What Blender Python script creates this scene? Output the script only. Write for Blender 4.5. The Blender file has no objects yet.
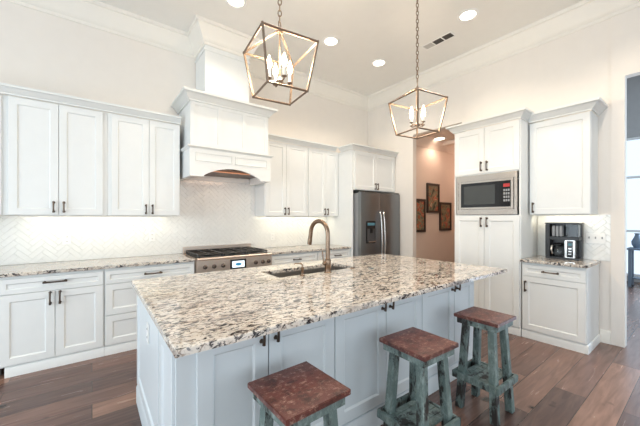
import bpy, bmesh, math, random
from mathutils import Vector, Matrix
random.seed(7)
PI = math.pi
scene = bpy.context.scene
COL = scene.collection

# ------------------------------------------------------------------ camera, world, lights, exposure
F_PX, YAW, HORIZON = 300.3, math.radians(37.2), 217.9
cam_d = bpy.data.cameras.new('camera')
cam = bpy.data.objects.new('camera', cam_d); COL.objects.link(cam)
cam_d.sensor_width = 36.0
cam_d.lens = F_PX / 640.0 * 36.0
cam_d.shift_y = (HORIZON - 213.0) / 640.0
cam_d.clip_start = 0.05
cam.location = (0, 0, 1.42)
cam.rotation_euler = (PI / 2, 0, -YAW)
scene.camera = cam

vs = scene.view_settings
scene.display_settings.display_device = 'sRGB'
vs.view_transform = 'Standard'
vs.look = 'None'
vs.exposure = 0.13
vs.gamma = 1.0
vs.use_curve_mapping = False

world = bpy.data.worlds.new('daylight'); scene.world = world
world.use_nodes = True
wb = world.node_tree.nodes['Background']
wb.inputs['Color'].default_value = (0.72, 0.86, 1.0, 1)
wb.inputs['Strength'].default_value = 1.3


def area_light(name, loc, rot, sx, sy, power, color):
    d = bpy.data.lights.new(name, 'AREA'); d.shape = 'RECTANGLE'
    d.size = sx; d.size_y = sy; d.energy = power; d.color = color
    o = bpy.data.objects.new(name, d); COL.objects.link(o)
    o.location = loc; o.rotation_euler = rot
    return o


DAY = (0.78, 0.905, 1.0)
WARM = (1.0, 0.86, 0.70)
# daylight through the glass behind and to the left of the camera, and in the room beyond the right-hand opening
area_light('daylight_rear', (0.6, -3.9, 1.7), (math.radians(90), 0, 0), 5.5, 2.6, 115, DAY)
area_light('daylight_left', (-3.4, 1.2, 1.6), (math.radians(90), 0, math.radians(-90)), 4.0, 2.4, 150, DAY)
area_light('daylight_far_room', (9.3, -0.85, 1.8), (math.radians(90), 0, math.radians(90)), 2.7, 2.6, 300, (0.62, 0.81, 1.0))

# ------------------------------------------------------------------ materials
MATS = {}


def new_mat(name):
    m = bpy.data.materials.new(name); m.use_nodes = True
    return m, m.node_tree, m.node_tree.nodes['Principled BSDF']


def plain(name, color, rough=0.5, metal=0.0, bump=0.0, bscale=60.0, var=0.03, vscale=8.0, spec=0.5):
    """Solid colour with faint procedural variation and optional fine bump."""
    m, nt, b = new_mat(name)
    tc = nt.nodes.new('ShaderNodeTexCoord')
    n = nt.nodes.new('ShaderNodeTexNoise'); n.inputs['Scale'].default_value = vscale; n.inputs['Detail'].default_value = 4
    nt.links.new(tc.outputs['Object'], n.inputs['Vector'])
    r = nt.nodes.new('ShaderNodeValToRGB')
    r.color_ramp.elements[0].position = 0.3; r.color_ramp.elements[1].position = 0.7
    r.color_ramp.elements[0].color = tuple(c * (1 - var) for c in color) + (1,)
    r.color_ramp.elements[1].color = tuple(min(1, c * (1 + var)) for c in color) + (1,)
    nt.links.new(n.outputs['Fac'], r.inputs['Fac'])
    nt.links.new(r.outputs['Color'], b.inputs['Base Color'])
    b.inputs['Roughness'].default_value = rough
    b.inputs['Metallic'].default_value = metal
    b.inputs['Specular IOR Level'].default_value = spec
    if bump > 0:
        n2 = nt.nodes.new('ShaderNodeTexNoise'); n2.inputs['Scale'].default_value = bscale
        nt.links.new(tc.outputs['Object'], n2.inputs['Vector'])
        bp = nt.nodes.new('ShaderNodeBump'); bp.inputs['Strength'].default_value = bump; bp.inputs['Distance'].default_value = 0.002
        nt.links.new(n2.outputs['Fac'], bp.inputs['Height'])
        nt.links.new(bp.outputs['Normal'], b.inputs['Normal'])
    MATS[name] = m
    return m


def emis(name, color, strength):
    m, nt, b = new_mat(name)
    b.inputs['Base Color'].default_value = color + (1,)
    b.inputs['Emission Color'].default_value = color + (1,)
    b.inputs['Emission Strength'].default_value = strength
    MATS[name] = m
    return m


plain('wall_paint', (0.81, 0.765, 0.71), 0.85, bump=0.05, bscale=200, var=0.01)
plain('hall_paint_warmlit', (0.76, 0.64, 0.55), 0.85, var=0.01)  # same paint as the kitchen walls, with warm lamplight put into the colour
plain('ceiling_paint', (0.82, 0.805, 0.77), 0.9, var=0.01)
plain('trim_paint', (0.83, 0.80, 0.74), 0.45, var=0.01)
plain('cabinet_paint', (0.785, 0.80, 0.79), 0.38, var=0.01)
plain('island_paint_shaded', (0.62, 0.665, 0.69), 0.38, var=0.01)  # same white as the cabinets, with cool shade put into the colour
plain('cornice_paint', (0.74, 0.755, 0.74), 0.4, var=0.01)
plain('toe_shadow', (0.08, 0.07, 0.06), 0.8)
plain('tile_white', (0.79, 0.795, 0.77), 0.14, var=0.02, vscale=20)
plain('grout', (0.74, 0.74, 0.72), 0.9)
plain('bronze', (0.10, 0.075, 0.06), 0.32, 0.9)
plain('faucet_bronze', (0.25, 0.175, 0.125), 0.27, 1.0)
plain('lantern_metal', (0.23, 0.165, 0.12), 0.4, 0.65)
plain('candle_sleeve', (0.85, 0.80, 0.70), 0.5)
plain('black_iron', (0.012, 0.012, 0.013), 0.42)
plain('black_gloss', (0.010, 0.011, 0.013), 0.08)
plain('black_plastic', (0.008, 0.008, 0.009), 0.3)
plain('grey_plastic', (0.30, 0.31, 0.32), 0.4)
plain('knob_metal', (0.16, 0.12, 0.10), 0.3, 0.9)
plain('recess_dark', (0.06, 0.062, 0.065), 0.3)
plain('mesh_dark', (0.05, 0.055, 0.055), 0.25)
plain('silver', (0.62, 0.62, 0.61), 0.22, 1.0)
plain('white_plastic', (0.86, 0.86, 0.84), 0.3)
plain('slot_dark', (0.05, 0.05, 0.05), 0.6)
plain('vent_paint', (0.88, 0.87, 0.84), 0.5)
plain('vent_mid', (0.55, 0.53, 0.50), 0.6)
plain('vent_dark', (0.10, 0.09, 0.08), 0.8)
plain('frame_wood', (0.035, 0.022, 0.015), 0.4)
plain('blue_grey', (0.16, 0.21, 0.27), 0.5)
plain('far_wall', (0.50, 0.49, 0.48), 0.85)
plain('hood_liner', (0.11, 0.065, 0.045), 0.4, 0.5)
emis('bulb_glow', (1.0, 0.80, 0.52), 14.0)
emis('can_glow', (1.0, 0.90, 0.74), 9.0)
emis('hall_glow', (1.0, 0.82, 0.62), 6.0)
emis('screen_white', (0.75, 0.86, 0.92), 0.7)
emis('screen_blue', (0.03, 0.20, 0.36), 0.5)
emis('screen_red', (0.35, 0.02, 0.02), 0.35)
emis('screen_teal', (0.06, 0.16, 0.20), 0.25)


def brushed(name, color, rough, scale=(2, 60, 120)):
    m, nt, b = new_mat(name)
    tc = nt.nodes.new('ShaderNodeTexCoord')
    mp = nt.nodes.new('ShaderNodeMapping'); mp.inputs['Scale'].default_value = scale
    n = nt.nodes.new('ShaderNodeTexNoise'); n.inputs['Scale'].default_value = 3; n.inputs['Detail'].default_value = 5
    nt.links.new(tc.outputs['Object'], mp.inputs['Vector']); nt.links.new(mp.outputs['Vector'], n.inputs['Vector'])
    r = nt.nodes.new('ShaderNodeMapRange'); r.inputs['To Min'].default_value = rough * 0.75; r.inputs['To Max'].default_value = rough * 1.25
    nt.links.new(n.outputs['Fac'], r.inputs['Value']); nt.links.new(r.outputs['Result'], b.inputs['Roughness'])
    b.inputs['Base Color'].default_value = color + (1,)
    b.inputs['Metallic'].default_value = 1.0
    MATS[name] = m


brushed('steel', (0.60, 0.55, 0.50), 0.22)
brushed('range_steel', (0.72, 0.61, 0.53), 0.36)
brushed('dark_steel', (0.235, 0.25, 0.265), 0.34, (90, 90, 3))
brushed('sink_steel', (0.45, 0.42, 0.39), 0.32)


def granite():
    m, nt, b = new_mat('granite')
    L = nt.links.new
    tc = nt.nodes.new('ShaderNodeTexCoord')
    mp = nt.nodes.new('ShaderNodeMapping'); mp.inputs['Scale'].default_value = (0.62, 1.25, 1.0); mp.inputs['Rotation'].default_value = (0, 0, 0.22)
    L(tc.outputs['Object'], mp.inputs['Vector'])

    def noise(s, d, dist, off):
        o = nt.nodes.new('ShaderNodeVectorMath'); o.operation = 'ADD'; o.inputs[1].default_value = off
        L(mp.outputs['Vector'], o.inputs[0])
        n = nt.nodes.new('ShaderNodeTexNoise'); n.inputs['Scale'].default_value = s; n.inputs['Detail'].default_value = d
        n.inputs['Distortion'].default_value = dist; n.inputs['Roughness'].default_value = 0.62
        L(o.outputs['Vector'], n.inputs['Vector'])
        return n.outputs['Fac']

    def ramp(src, stops):
        r = nt.nodes.new('ShaderNodeValToRGB'); e = r.color_ramp.elements
        e[0].position, e[0].color = stops[0][0], stops[0][1] + (1,)
        e[1].position, e[1].color = stops[-1][0], stops[-1][1] + (1,)
        for p, c in stops[1:-1]:
            k = e.new(p); k.color = c + (1,)
        L(src, r.inputs['Fac'])
        return r.outputs['Color']

    def mix(fac, a, c):
        x = nt.nodes.new('ShaderNodeMix'); x.data_type = 'RGBA'
        L(fac, x.inputs['Factor']); L(a, x.inputs['A'])
        if isinstance(c, tuple): x.inputs['B'].default_value = c + (1,)
        else: L(c, x.inputs['B'])
        return x.outputs['Result']

    def mask(src, lo, hi):
        r = nt.nodes.new('ShaderNodeMapRange'); r.inputs['From Min'].default_value = lo; r.inputs['From Max'].default_value = hi
        L(src, r.inputs['Value'])
        return r.outputs['Result']

    base = ramp(noise(10, 7, 0.5, (0, 0, 0)), [(0.30, (0.44, 0.38, 0.33)), (0.40, (0.65, 0.565, 0.485)), (0.50, (0.77, 0.70, 0.615)), (0.70, (0.64, 0.61, 0.57))])
    c = mix(mask(noise(44, 6, 1.0, (3, 1, 2)), 0.53, 0.61), base, (0.33, 0.27, 0.22))
    c = mix(mask(noise(30, 7, 1.0, (7, 4, 1)), 0.57, 0.605), c, (0.19, 0.19, 0.195))
    c = mix(mask(noise(24, 8, 1.6, (1, 9, 5)), 0.555, 0.58), c, (0.045, 0.040, 0.042))
    c = mix(mask(noise(60, 3, 0.3, (5, 5, 8)), 0.64, 0.70), c, (0.20, 0.16, 0.14))
    c = mix(mask(noise(3.2, 4, 0.6, (2, 7, 3)), 0.54, 0.64), c, mix(mask(noise(30, 7, 1.0, (9, 4, 1)), 0.42, 0.58), c, (0.26, 0.24, 0.23)))
    c = mix(mask(noise(15, 6, 1.8, (4, 2, 9)), 0.60, 0.62), c, (0.035, 0.032, 0.034))
    L(c, b.inputs['Base Color'])
    b.inputs['Roughness'].default_value = 0.035
    b.inputs['IOR'].default_value = 1.85
    MATS['granite'] = m


granite()


def wood_floor():
    m, nt, b = new_mat('wood_floor')
    L = nt.links.new
    tc = nt.nodes.new('ShaderNodeTexCoord')
    br = nt.nodes.new('ShaderNodeTexBrick')
    br.offset = 0.37; br.offset_frequency = 2; br.squash = 1.0
    br.inputs['Scale'].default_value = 1.0
    br.inputs['Brick Width'].default_value = 1.55; br.inputs['Row Height'].default_value = 0.205
    br.inputs['Mortar Size'].default_value = 0.0022; br.inputs['Mortar Smooth'].default_value = 0.3
    br.inputs['Color1'].default_value = (0, 0, 0, 1); br.inputs['Color2'].default_value = (1, 1, 1, 1)
    br.inputs['Mortar'].default_value = (0.5, 0.5, 0.5, 1); br.inputs['Bias'].default_value = 0.0
    L(tc.outputs['Object'], br.inputs['Vector'])
    mp = nt.nodes.new('ShaderNodeMapping'); mp.inputs['Scale'].default_value = (1.2, 11, 1)
    off = nt.nodes.new('ShaderNodeVectorMath'); off.operation = 'ADD'
    sc = nt.nodes.new('ShaderNodeVectorMath'); sc.operation = 'SCALE'; sc.inputs['Scale'].default_value = 13.0
    L(br.outputs['Color'], sc.inputs[0]); L(tc.outputs['Object'], off.inputs[0]); L(sc.outputs['Vector'], off.inputs[1])
    L(off.outputs['Vector'], mp.inputs['Vector'])
    n = nt.nodes.new('ShaderNodeTexNoise'); n.inputs['Scale'].default_value = 2.2; n.inputs['Detail'].default_value = 7; n.inputs['Distortion'].default_value = 0.7
    L(mp.outputs['Vector'], n.inputs['Vector'])
    knots = nt.nodes.new('ShaderNodeTexNoise'); knots.inputs['Scale'].default_value = 4.5; knots.inputs['Detail'].default_value = 2
    L(off.outputs['Vector'], knots.inputs['Vector'])
    pr = nt.nodes.new('ShaderNodeValToRGB'); e = pr.color_ramp.elements
    e[0].position, e[0].color = 0.0, (0.112, 0.068, 0.058, 1)
    e[1].position, e[1].color = 1.0, (0.34, 0.195, 0.14, 1)
    k = e.new(0.5); k.color = (0.22, 0.125, 0.098, 1)
    L(br.outputs['Color'], pr.inputs['Fac'])
    gr = nt.nodes.new('ShaderNodeValToRGB'); g = gr.color_ramp.elements
    g[0].position, g[0].color = 0.30, (0.62, 0.60, 0.60, 1)
    g[1].position, g[1].color = 0.72, (1.08, 1.07, 1.06, 1)
    L(n.outputs['Fac'], gr.inputs['Fac'])
    mu = nt.nodes.new('ShaderNodeMix'); mu.data_type = 'RGBA'; mu.blend_type = 'MULTIPLY'; mu.inputs['Factor'].default_value = 1
    L(pr.outputs['Color'], mu.inputs['A']); L(gr.outputs['Color'], mu.inputs['B'])
    kr = nt.nodes.new('ShaderNodeMapRange'); kr.inputs['From Min'].default_value = 0.68; kr.inputs['From Max'].default_value = 0.76
    L(knots.outputs['Fac'], kr.inputs['Value'])
    mk = nt.nodes.new('ShaderNodeMix'); mk.data_type = 'RGBA'; mk.inputs['B'].default_value = (0.03, 0.018, 0.012, 1)
    L(kr.outputs['Result'], mk.inputs['Factor']); L(mu.outputs['Result'], mk.inputs['A'])
    mo = nt.nodes.new('ShaderNodeMix'); mo.data_type = 'RGBA'; mo.inputs['B'].default_value = (0.03, 0.02, 0.016, 1)
    L(br.outputs['Fac'], mo.inputs['Factor']); L(mk.outputs['Result'], mo.inputs['A'])
    L(mo.outputs['Result'], b.inputs['Base Color'])
    rr = nt.nodes.new('ShaderNodeMapRange'); rr.inputs['To Min'].default_value = 0.24; rr.inputs['To Max'].default_value = 0.29
    L(n.outputs['Fac'], rr.inputs['Value']); L(rr.outputs['Result'], b.inputs['Roughness'])
    MATS['wood_floor'] = m


wood_floor()


def worn(name, base, light, dark, lo, hi, dlo, dhi, stretch=(1, 1, 1), rough=0.5):
    m, nt, b = new_mat(name)
    L = nt.links.new
    tc = nt.nodes.new('ShaderNodeTexCoord')
    geo = nt.nodes.new('ShaderNodeObjectInfo')
    ad = nt.nodes.new('ShaderNodeVectorMath'); ad.operation = 'ADD'
    L(tc.outputs['Object'], ad.inputs[0]); L(geo.outputs['Location'], ad.inputs[1])
    mp = nt.nodes.new('ShaderNodeMapping'); mp.inputs['Scale'].default_value = stretch
    L(ad.outputs['Vector'], mp.inputs['Vector'])
    n1 = nt.nodes.new('ShaderNodeTexNoise'); n1.inputs['Scale'].default_value = 22; n1.inputs['Detail'].default_value = 10; n1.inputs['Roughness'].default_value = 0.8
    n2 = nt.nodes.new('ShaderNodeTexNoise'); n2.inputs['Scale'].default_value = 9; n2.inputs['Detail'].default_value = 9; n2.inputs['Roughness'].default_value = 0.72
    L(mp.outputs['Vector'], n1.inputs['Vector']); L(mp.outputs['Vector'], n2.inputs['Vector'])
    r1 = nt.nodes.new('ShaderNodeMapRange'); r1.inputs['From Min'].default_value = lo; r1.inputs['From Max'].default_value = hi
    r2 = nt.nodes.new('ShaderNodeMapRange'); r2.inputs['From Min'].default_value = dlo; r2.inputs['From Max'].default_value = dhi
    L(n1.outputs['Fac'], r1.inputs['Value']); L(n2.outputs['Fac'], r2.inputs['Value'])
    x1 = nt.nodes.new('ShaderNodeMix'); x1.data_type = 'RGBA'; x1.inputs['A'].default_value = base + (1,); x1.inputs['B'].default_value = light + (1,)
    L(r1.outputs['Result'], x1.inputs['Factor'])
    x2 = nt.nodes.new('ShaderNodeMix'); x2.data_type = 'RGBA'; x2.inputs['B'].default_value = dark + (1,)
    L(r2.outputs['Result'], x2.inputs['Factor']); L(x1.outputs['Result'], x2.inputs['A'])
    L(x2.outputs['Result'], b.inputs['Base Color'])
    b.inputs['Roughness'].default_value = rough
    bp = nt.nodes.new('ShaderNodeBump'); bp.inputs['Strength'].default_value = 0.25; bp.inputs['Distance'].default_value = 0.003
    L(n1.outputs['Fac'], bp.inputs['Height']); L(bp.outputs['Normal'], b.inputs['Normal'])
    MATS[name] = m


worn('seat_red', (0.125, 0.040, 0.032), (0.44, 0.28, 0.22), (0.045, 0.018, 0.015), 0.52, 0.67, 0.48, 0.64, (1.7, 2.1, 1.9), 0.32)
worn('leg_green', (0.115, 0.160, 0.150), (0.27, 0.33, 0.31), (0.024, 0.020, 0.017), 0.48, 0.64, 0.515, 0.575, (1, 1, 0.45), 0.5)


def painting(name, seed):
    m, nt, b = new_mat(name)
    L = nt.links.new
    tc = nt.nodes.new('ShaderNodeTexCoord')
    ad = nt.nodes.new('ShaderNodeVectorMath'); ad.operation = 'ADD'; ad.inputs[1].default_value = (seed, seed * 2.3, seed * 0.7)
    L(tc.outputs['Object'], ad.inputs[0])
    n = nt.nodes.new('ShaderNodeTexNoise'); n.inputs['Scale'].default_value = 9; n.inputs['Detail'].default_value = 4; n.inputs['Distortion'].default_value = 1.2
    L(ad.outputs['Vector'], n.inputs['Vector'])
    r = nt.nodes.new('ShaderNodeValToRGB'); e = r.color_ramp.elements
    e[0].position, e[0].color = 0.28, (0.02, 0.018, 0.012, 1)
    e[1].position, e[1].color = 0.74, (0.62, 0.52, 0.36, 1)
    for p, c in ((0.40, (0.09, 0.10, 0.06, 1)), (0.48, (0.30, 0.26, 0.16, 1)), (0.54, (0.16, 0.13, 0.07, 1)), (0.60, (0.50, 0.07, 0.04, 1)), (0.67, (0.42, 0.22, 0.12, 1))):
        k = e.new(p); k.color = c
    L(n.outputs['Fac'], r.inputs['Fac']); L(r.outputs['Color'], b.inputs['Base Color'])
    b.inputs['Roughness'].default_value = 0.45
    MATS[name] = m


for i, s in enumerate((3.1, 8.4, 14.9)):
    painting('painting_%d' % i, s)


def glass(name, color, rough=0.02):
    m, nt, b = new_mat(name)
    b.inputs['Base Color'].default_value = color + (1,)
    b.inputs['Transmission Weight'].default_value = 1.0
    b.inputs['Roughness'].default_value = rough
    b.inputs['IOR'].default_value = 1.3
    MATS[name] = m


glass('clear_glass', (0.95, 0.97, 0.98))
glass('tank_plastic', (0.75, 0.78, 0.80), 0.08)

# ------------------------------------------------------------------ mesh helpers


def box(bm, x0, x1, y0, y1, z0, z1, bev=0.0):
    vs_ = [bm.verts.new(p) for p in ((x0, y0, z0), (x1, y0, z0), (x1, y1, z0), (x0, y1, z0), (x0, y0, z1), (x1, y0, z1), (x1, y1, z1), (x0, y1, z1))]
    fs = [bm.faces.new([vs_[i] for i in f]) for f in ((0, 3, 2, 1), (4, 5, 6, 7), (0, 1, 5, 4), (1, 2, 6, 5), (2, 3, 7, 6), (3, 0, 4, 7))]
    if bev > 0:
        es = list({e for f in fs for e in f.edges})
        bmesh.ops.bevel(bm, geom=es, offset=bev, segments=2, affect='EDGES', clamp_overlap=True)


def tube(bm, pts, rad, seg=10, caps=True):
    """Round tube through pts; rad a number or one per point."""
    pts = [Vector(p) for p in pts]
    rads = [rad] * len(pts) if isinstance(rad, (int, float)) else rad
    rings = []
    t0 = (pts[1] - pts[0]).normalized()
    up = Vector((0, 0, 1)) if abs(t0.z) < 0.9 else Vector((1, 0, 0))
    nrm = t0.cross(up).normalized()
    for i, p in enumerate(pts):
        if i == 0: t = t0
        elif i == len(pts) - 1: t = (pts[i] - pts[i - 1]).normalized()
        else: t = ((pts[i] - pts[i - 1]).normalized() + (pts[i + 1] - pts[i]).normalized()).normalized()
        nrm = (nrm - t * nrm.dot(t)).normalized()
        b = t.cross(nrm)
        rings.append([bm.verts.new(p + (nrm * math.cos(2 * PI * k / seg) + b * math.sin(2 * PI * k / seg)) * rads[i]) for k in range(seg)])
    for a, b in zip(rings, rings[1:]):
        for k in range(seg):
            bm.faces.new((a[k], a[(k + 1) % seg], b[(k + 1) % seg], b[k]))
    if caps:
        bm.faces.new(list(reversed(rings[0]))); bm.faces.new(rings[-1])


def bar(bm, p0, p1, w, w2=None):
    """Square bar from p0 to p1."""
    tube(bm, [p0, p1], [w * 0.707, (w2 or w) * 0.707], seg=4)


def lathe(bm, prof, seg=24, cx=0, cy=0, axis='Z', oz=0, closed=False):
    """prof: list of (r, h) revolved about an axis through (cx, cy)."""
    rings = []
    for r, h in prof:
        ring = []
        for k in range(seg):
            a = 2 * PI * k / seg
            if axis == 'Z': p = (cx + r * math.cos(a), cy + r * math.sin(a), oz + h)
            elif axis == 'Y': p = (cx + r * math.cos(a), cy + h, oz + r * math.sin(a))
            ring.append(bm.verts.new(p))
        rings.append(ring)
    for a, b in zip(rings, rings[1:] + (rings[:1] if closed else [])):
        for k in range(seg):
            bm.faces.new((a[k], a[(k + 1) % seg], b[(k + 1) % seg], b[k]))
    if not closed:
        bm.faces.new(list(reversed(rings[0]))); bm.faces.new(rings[-1])


def sweep(bm, prof, path, left=False):
    """Sweep profile (out, up) along a horizontal path [(x, y)] with mitred corners, solid, at z given by prof."""
    P = [Vector((p[0], p[1])) for p in path]
    rings = []
    for i, p in enumerate(P):
        def nrm(a, b):
            d = (b - a).normalized()
            n = Vector((d.y, -d.x))
            return -n if left else n
        if i == 0: m = nrm(P[0], P[1])
        elif i == len(P) - 1: m = nrm(P[-2], P[-1])
        else:
            n1, n2 = nrm(P[i - 1], p), nrm(p, P[i + 1])
            m = (n1 + n2) / (1 + n1.dot(n2))
        rings.append([bm.verts.new((p.x + m.x * o, p.y + m.y * o, u)) for o, u in prof])
    n = len(prof)
    for a, b in zip(rings, rings[1:]):
        for k in range(n):
            bm.faces.new((a[k], a[(k + 1) % n], b[(k + 1) % n], b[k]))
    bm.faces.new(list(reversed(rings[0]))); bm.faces.new(rings[-1])


def prism_xz(bm, pts, y0, y1):
    """Extrude an outline in the XZ plane from y0 to y1."""
    a = [bm.verts.new((x, y0, z)) for x, z in pts]; b = [bm.verts.new((x, y1, z)) for x, z in pts]
    bm.faces.new(a); bm.faces.new(list(reversed(b)))
    n = len(pts)
    for k in range(n):
        bm.faces.new((a[k], b[k], b[(k + 1) % n], a[(k + 1) % n]))


def obj(name, bm, mat, parent=None, smooth=35):
    bmesh.ops.recalc_face_normals(bm, faces=bm.faces[:])
    me = bpy.data.meshes.new(name); bm.to_mesh(me); bm.free()
    mats = mat if isinstance(mat, (list, tuple)) else [mat]
    for k in mats: me.materials.append(MATS[k])
    if smooth:
        me.shade_smooth(); me.set_sharp_from_angle(angle=math.radians(smooth))
    o = bpy.data.objects.new(name, me); COL.objects.link(o)
    if parent is not None: o.parent = parent
    return o


def tag(o, label, cat, group=None, kind=None):
    o['label'] = label; o['category'] = cat
    if group: o['group'] = group
    if kind: o['kind'] = kind
    return o


def thing(name, label, cat, loc=(0, 0, 0), rotz=0.0, group=None):
    o = bpy.data.objects.new(name, None); COL.objects.link(o)
    o.empty_display_size = 0.1
    o.location = loc; o.rotation_euler = (0, 0, rotz)
    return tag(o, label, cat, group)


def struct(name, bm, mat, smooth=35):
    o = obj(name, bm, mat, None, smooth); o['kind'] = 'structure'
    return o


def copy_tree(o, parent=None):
    c = o.copy(); COL.objects.link(c)
    if parent is not None: c.parent = parent
    for ch in list(o.children): copy_tree(ch, c)
    return c


def B():
    return bmesh.new()


def simple_box(name, mat, parent, *a, bev=0.0):
    bm = B(); box(bm, *a, bev=bev)
    return obj(name, bm, mat, parent)


# ------------------------------------------------------------------ setting
XR, YB, CH, WT = 4.65, 4.45, 3.92, .10       # right wall, back wall, ceiling height
bm = B(); box(bm, -3.6, 11.0, -4.2, 4.7, -0.08, 0.0); struct('floor', bm, 'wood_floor')
bm = B(); box(bm, -3.6, 4.75, -4.2, 4.7, CH, CH + 0.1); struct('ceiling', bm, 'ceiling_paint')
bm = B(); box(bm, -3.6, XR, YB, YB + 0.15, 0, CH); struct('wall_back', bm, 'wall_paint')
bm = B()
box(bm, XR, XR + WT, 3.33, YB + .15, 0, CH); box(bm, XR, XR + WT, 2.42, 3.33, 2.93, CH)
box(bm, XR, XR + WT, 0.6, 2.42, 0, CH); box(bm, XR, XR + WT, -1.6, 0.6, 2.975, CH)
box(bm, XR, XR + WT, -4.2, -1.6, 0, CH)
box(bm, XR - .012, XR, -1.6, .712, 2.975, CH); box(bm, XR - .012, XR, .6, .712, 0, 2.975)
struct('wall_right', bm, 'wall_paint', 0)
bm = B(); box(bm, -3.7, -3.6, -4.2, 4.6, 0, CH); struct('wall_left', bm, 'wall_paint')
bm = B(); box(bm, -3.6, 4.8, -4.3, -4.2, 0, CH); struct('wall_rear', bm, 'wall_paint')

CROWN = [(0, CH - .25), (.012, CH - .25), (.014, CH - .215), (.03, CH - .205), (.05, CH - .175), (.085, CH - .10), (.115, CH - .06), (.125, CH - .045), (.145, CH - .04), (.15, CH), (0, CH)]
bm = B(); sweep(bm, CROWN, [(-3.6, YB), (1.166, YB)]); struct('trim_crown_back_left', bm, 'trim_paint')
bm = B(); sweep(bm, CROWN, [(1.772, YB), (XR, YB), (XR, .712)]); sweep(bm, CROWN, [(XR - .012, .712), (XR - .012, -1.6)]); struct('trim_crown_right', bm, 'trim_paint')
BB = [(0, 0), (.016, 0), (.016, .12), (.010, .14), (0, .145)]
bm = B(); sweep(bm, BB, [(XR, .805), (XR, .713)]); struct('baseboard_right', bm, 'trim_paint')

# hall behind the right wall
HZ = 2.95
bm = B(); box(bm, 4.75, 8.6, 3.40, 3.5, 0, HZ); struct('wall_hall_side', bm, 'hall_paint_warmlit')
bm = B(); box(bm, 4.75, 8.6, 2.25, 2.35, 0, HZ); struct('wall_hall_near', bm, 'hall_paint_warmlit')
bm = B(); box(bm, 8.6, 8.7, 2.25, 3.5, 0, HZ); struct('wall_hall_end', bm, 'hall_paint_warmlit')
bm = B(); box(bm, 4.75, 8.7, 2.25, 3.5, HZ, HZ + .08); struct('ceiling_hall', bm, 'hall_paint_warmlit')
HCR = [(0, HZ - .17), (.012, HZ - .17), (.018, HZ - .14), (.05, HZ - .09), (.085, HZ - .04), (.10, HZ), (0, HZ)]
bm = B(); sweep(bm, HCR, [(4.75, 3.40), (8.6, 3.40)]); struct('trim_hall_crown', bm, 'hall_paint_warmlit')
bm = B(); box(bm, 5.62, 5.74, 2.35, 3.40, HZ - .07, HZ, .004); struct('trim_hall_beam', bm, 'hall_paint_warmlit')
# bright room beyond the right-hand opening
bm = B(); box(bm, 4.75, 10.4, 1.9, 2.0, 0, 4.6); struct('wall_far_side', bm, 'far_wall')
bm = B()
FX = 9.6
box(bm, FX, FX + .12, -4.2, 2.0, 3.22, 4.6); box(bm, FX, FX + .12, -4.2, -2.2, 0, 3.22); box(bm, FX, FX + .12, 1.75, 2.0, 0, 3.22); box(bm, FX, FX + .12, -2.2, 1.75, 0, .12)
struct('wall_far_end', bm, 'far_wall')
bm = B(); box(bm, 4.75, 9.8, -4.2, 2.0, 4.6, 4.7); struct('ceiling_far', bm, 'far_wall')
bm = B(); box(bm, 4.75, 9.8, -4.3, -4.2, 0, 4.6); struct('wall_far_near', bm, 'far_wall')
bm = B()
for y in (-2.2, -.9, .42, 1.69): box(bm, FX - .02, FX + .06, y, y + .06, .12, 3.22, .004)
for z in (.12, 1.1, 2.3, 3.16): box(bm, FX - .018, FX + .058, -2.2, 1.75, z, z + .05, .004)
struct('window_1', bm, 'white_plastic')
bm = B(); box(bm, FX + .015, FX + .025, -2.2, 1.75, .13, 3.2); struct('window_1_glass', bm, 'clear_glass')

# ------------------------------------------------------------------ herringbone backsplash
def herringbone(rects, W=.05, n=3):
    """Tiles with bevelled edges in the XZ plane (front at y = 0 facing -y) clipped to each (x0, x1, z0, z1)."""
    out = B()
    for (x0, x1, z0, z1) in rects:
        t = B(); R = math.hypot(x1 - x0, z1 - z0) / 2 + .3
        cx, cz = (x0 + x1) / 2, (z0 + z1) / 2
        N = int(R / W) + 2
        c45 = math.sqrt(.5)
        for s in range(-N, N):
            for q in range(-N // n - 2, N // n + 3):
                for (ax, ay, lx, ly) in ((s + 2 * n * q, s, n, 1), (s + 2 * n * q, s + 1, 1, n)):
                    mx, my = (ax + lx / 2) * W, (ay + ly / 2) * W
                    px, pz = (mx - my) * c45 + cx, (mx + my) * c45 + cz
                    if px < x0 - .12 or px > x1 + .12 or pz < z0 - .12 or pz > z1 + .12: continue
                    def V(u, v, y):
                        a, b = (ax + u) * W, (ay + v) * W
                        return t.verts.new(((a - b) * c45 + cx, y, (a + b) * c45 + cz))
                    g, h = .012, .04
                    lo = [V(g, g, 0), V(lx - g, g, 0), V(lx - g, ly - g, 0), V(g, ly - g, 0)]
                    dy = random.uniform(-.0006, .0006); dz = random.uniform(-.0006, .0006)
                    hi = [V(h, h, -.004 + dy), V(lx - h, h, -.004 - dy), V(lx - h, ly - h, -.004 + dz), V(h, ly - h, -.004 - dz)]
                    t.faces.new(hi)
                    for k in range(4): t.faces.new((lo[k], lo[(k + 1) % 4], hi[(k + 1) % 4], hi[k]))
        for co, no in (((x0, 0, 0), (-1, 0, 0)), ((x1, 0, 0), (1, 0, 0)), ((0, 0, z0), (0, 0, -1)), ((0, 0, z1), (0, 0, 1))):
            bmesh.ops.bisect_plane(t, geom=t.verts[:] + t.edges[:] + t.faces[:], plane_co=co, plane_no=no, clear_outer=True)
        me = bpy.data.meshes.new('tmp'); t.to_mesh(me); t.free(); out.from_mesh(me); bpy.data.meshes.remove(me)
    n0 = len(out.faces)
    for (x0, x1, z0, z1) in rects:
        box(out, x0, x1, -.001, .006, z0, z1)
    out.faces.ensure_lookup_table()
    for f in out.faces[n0:]: f.material_index = 1
    return out


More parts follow.
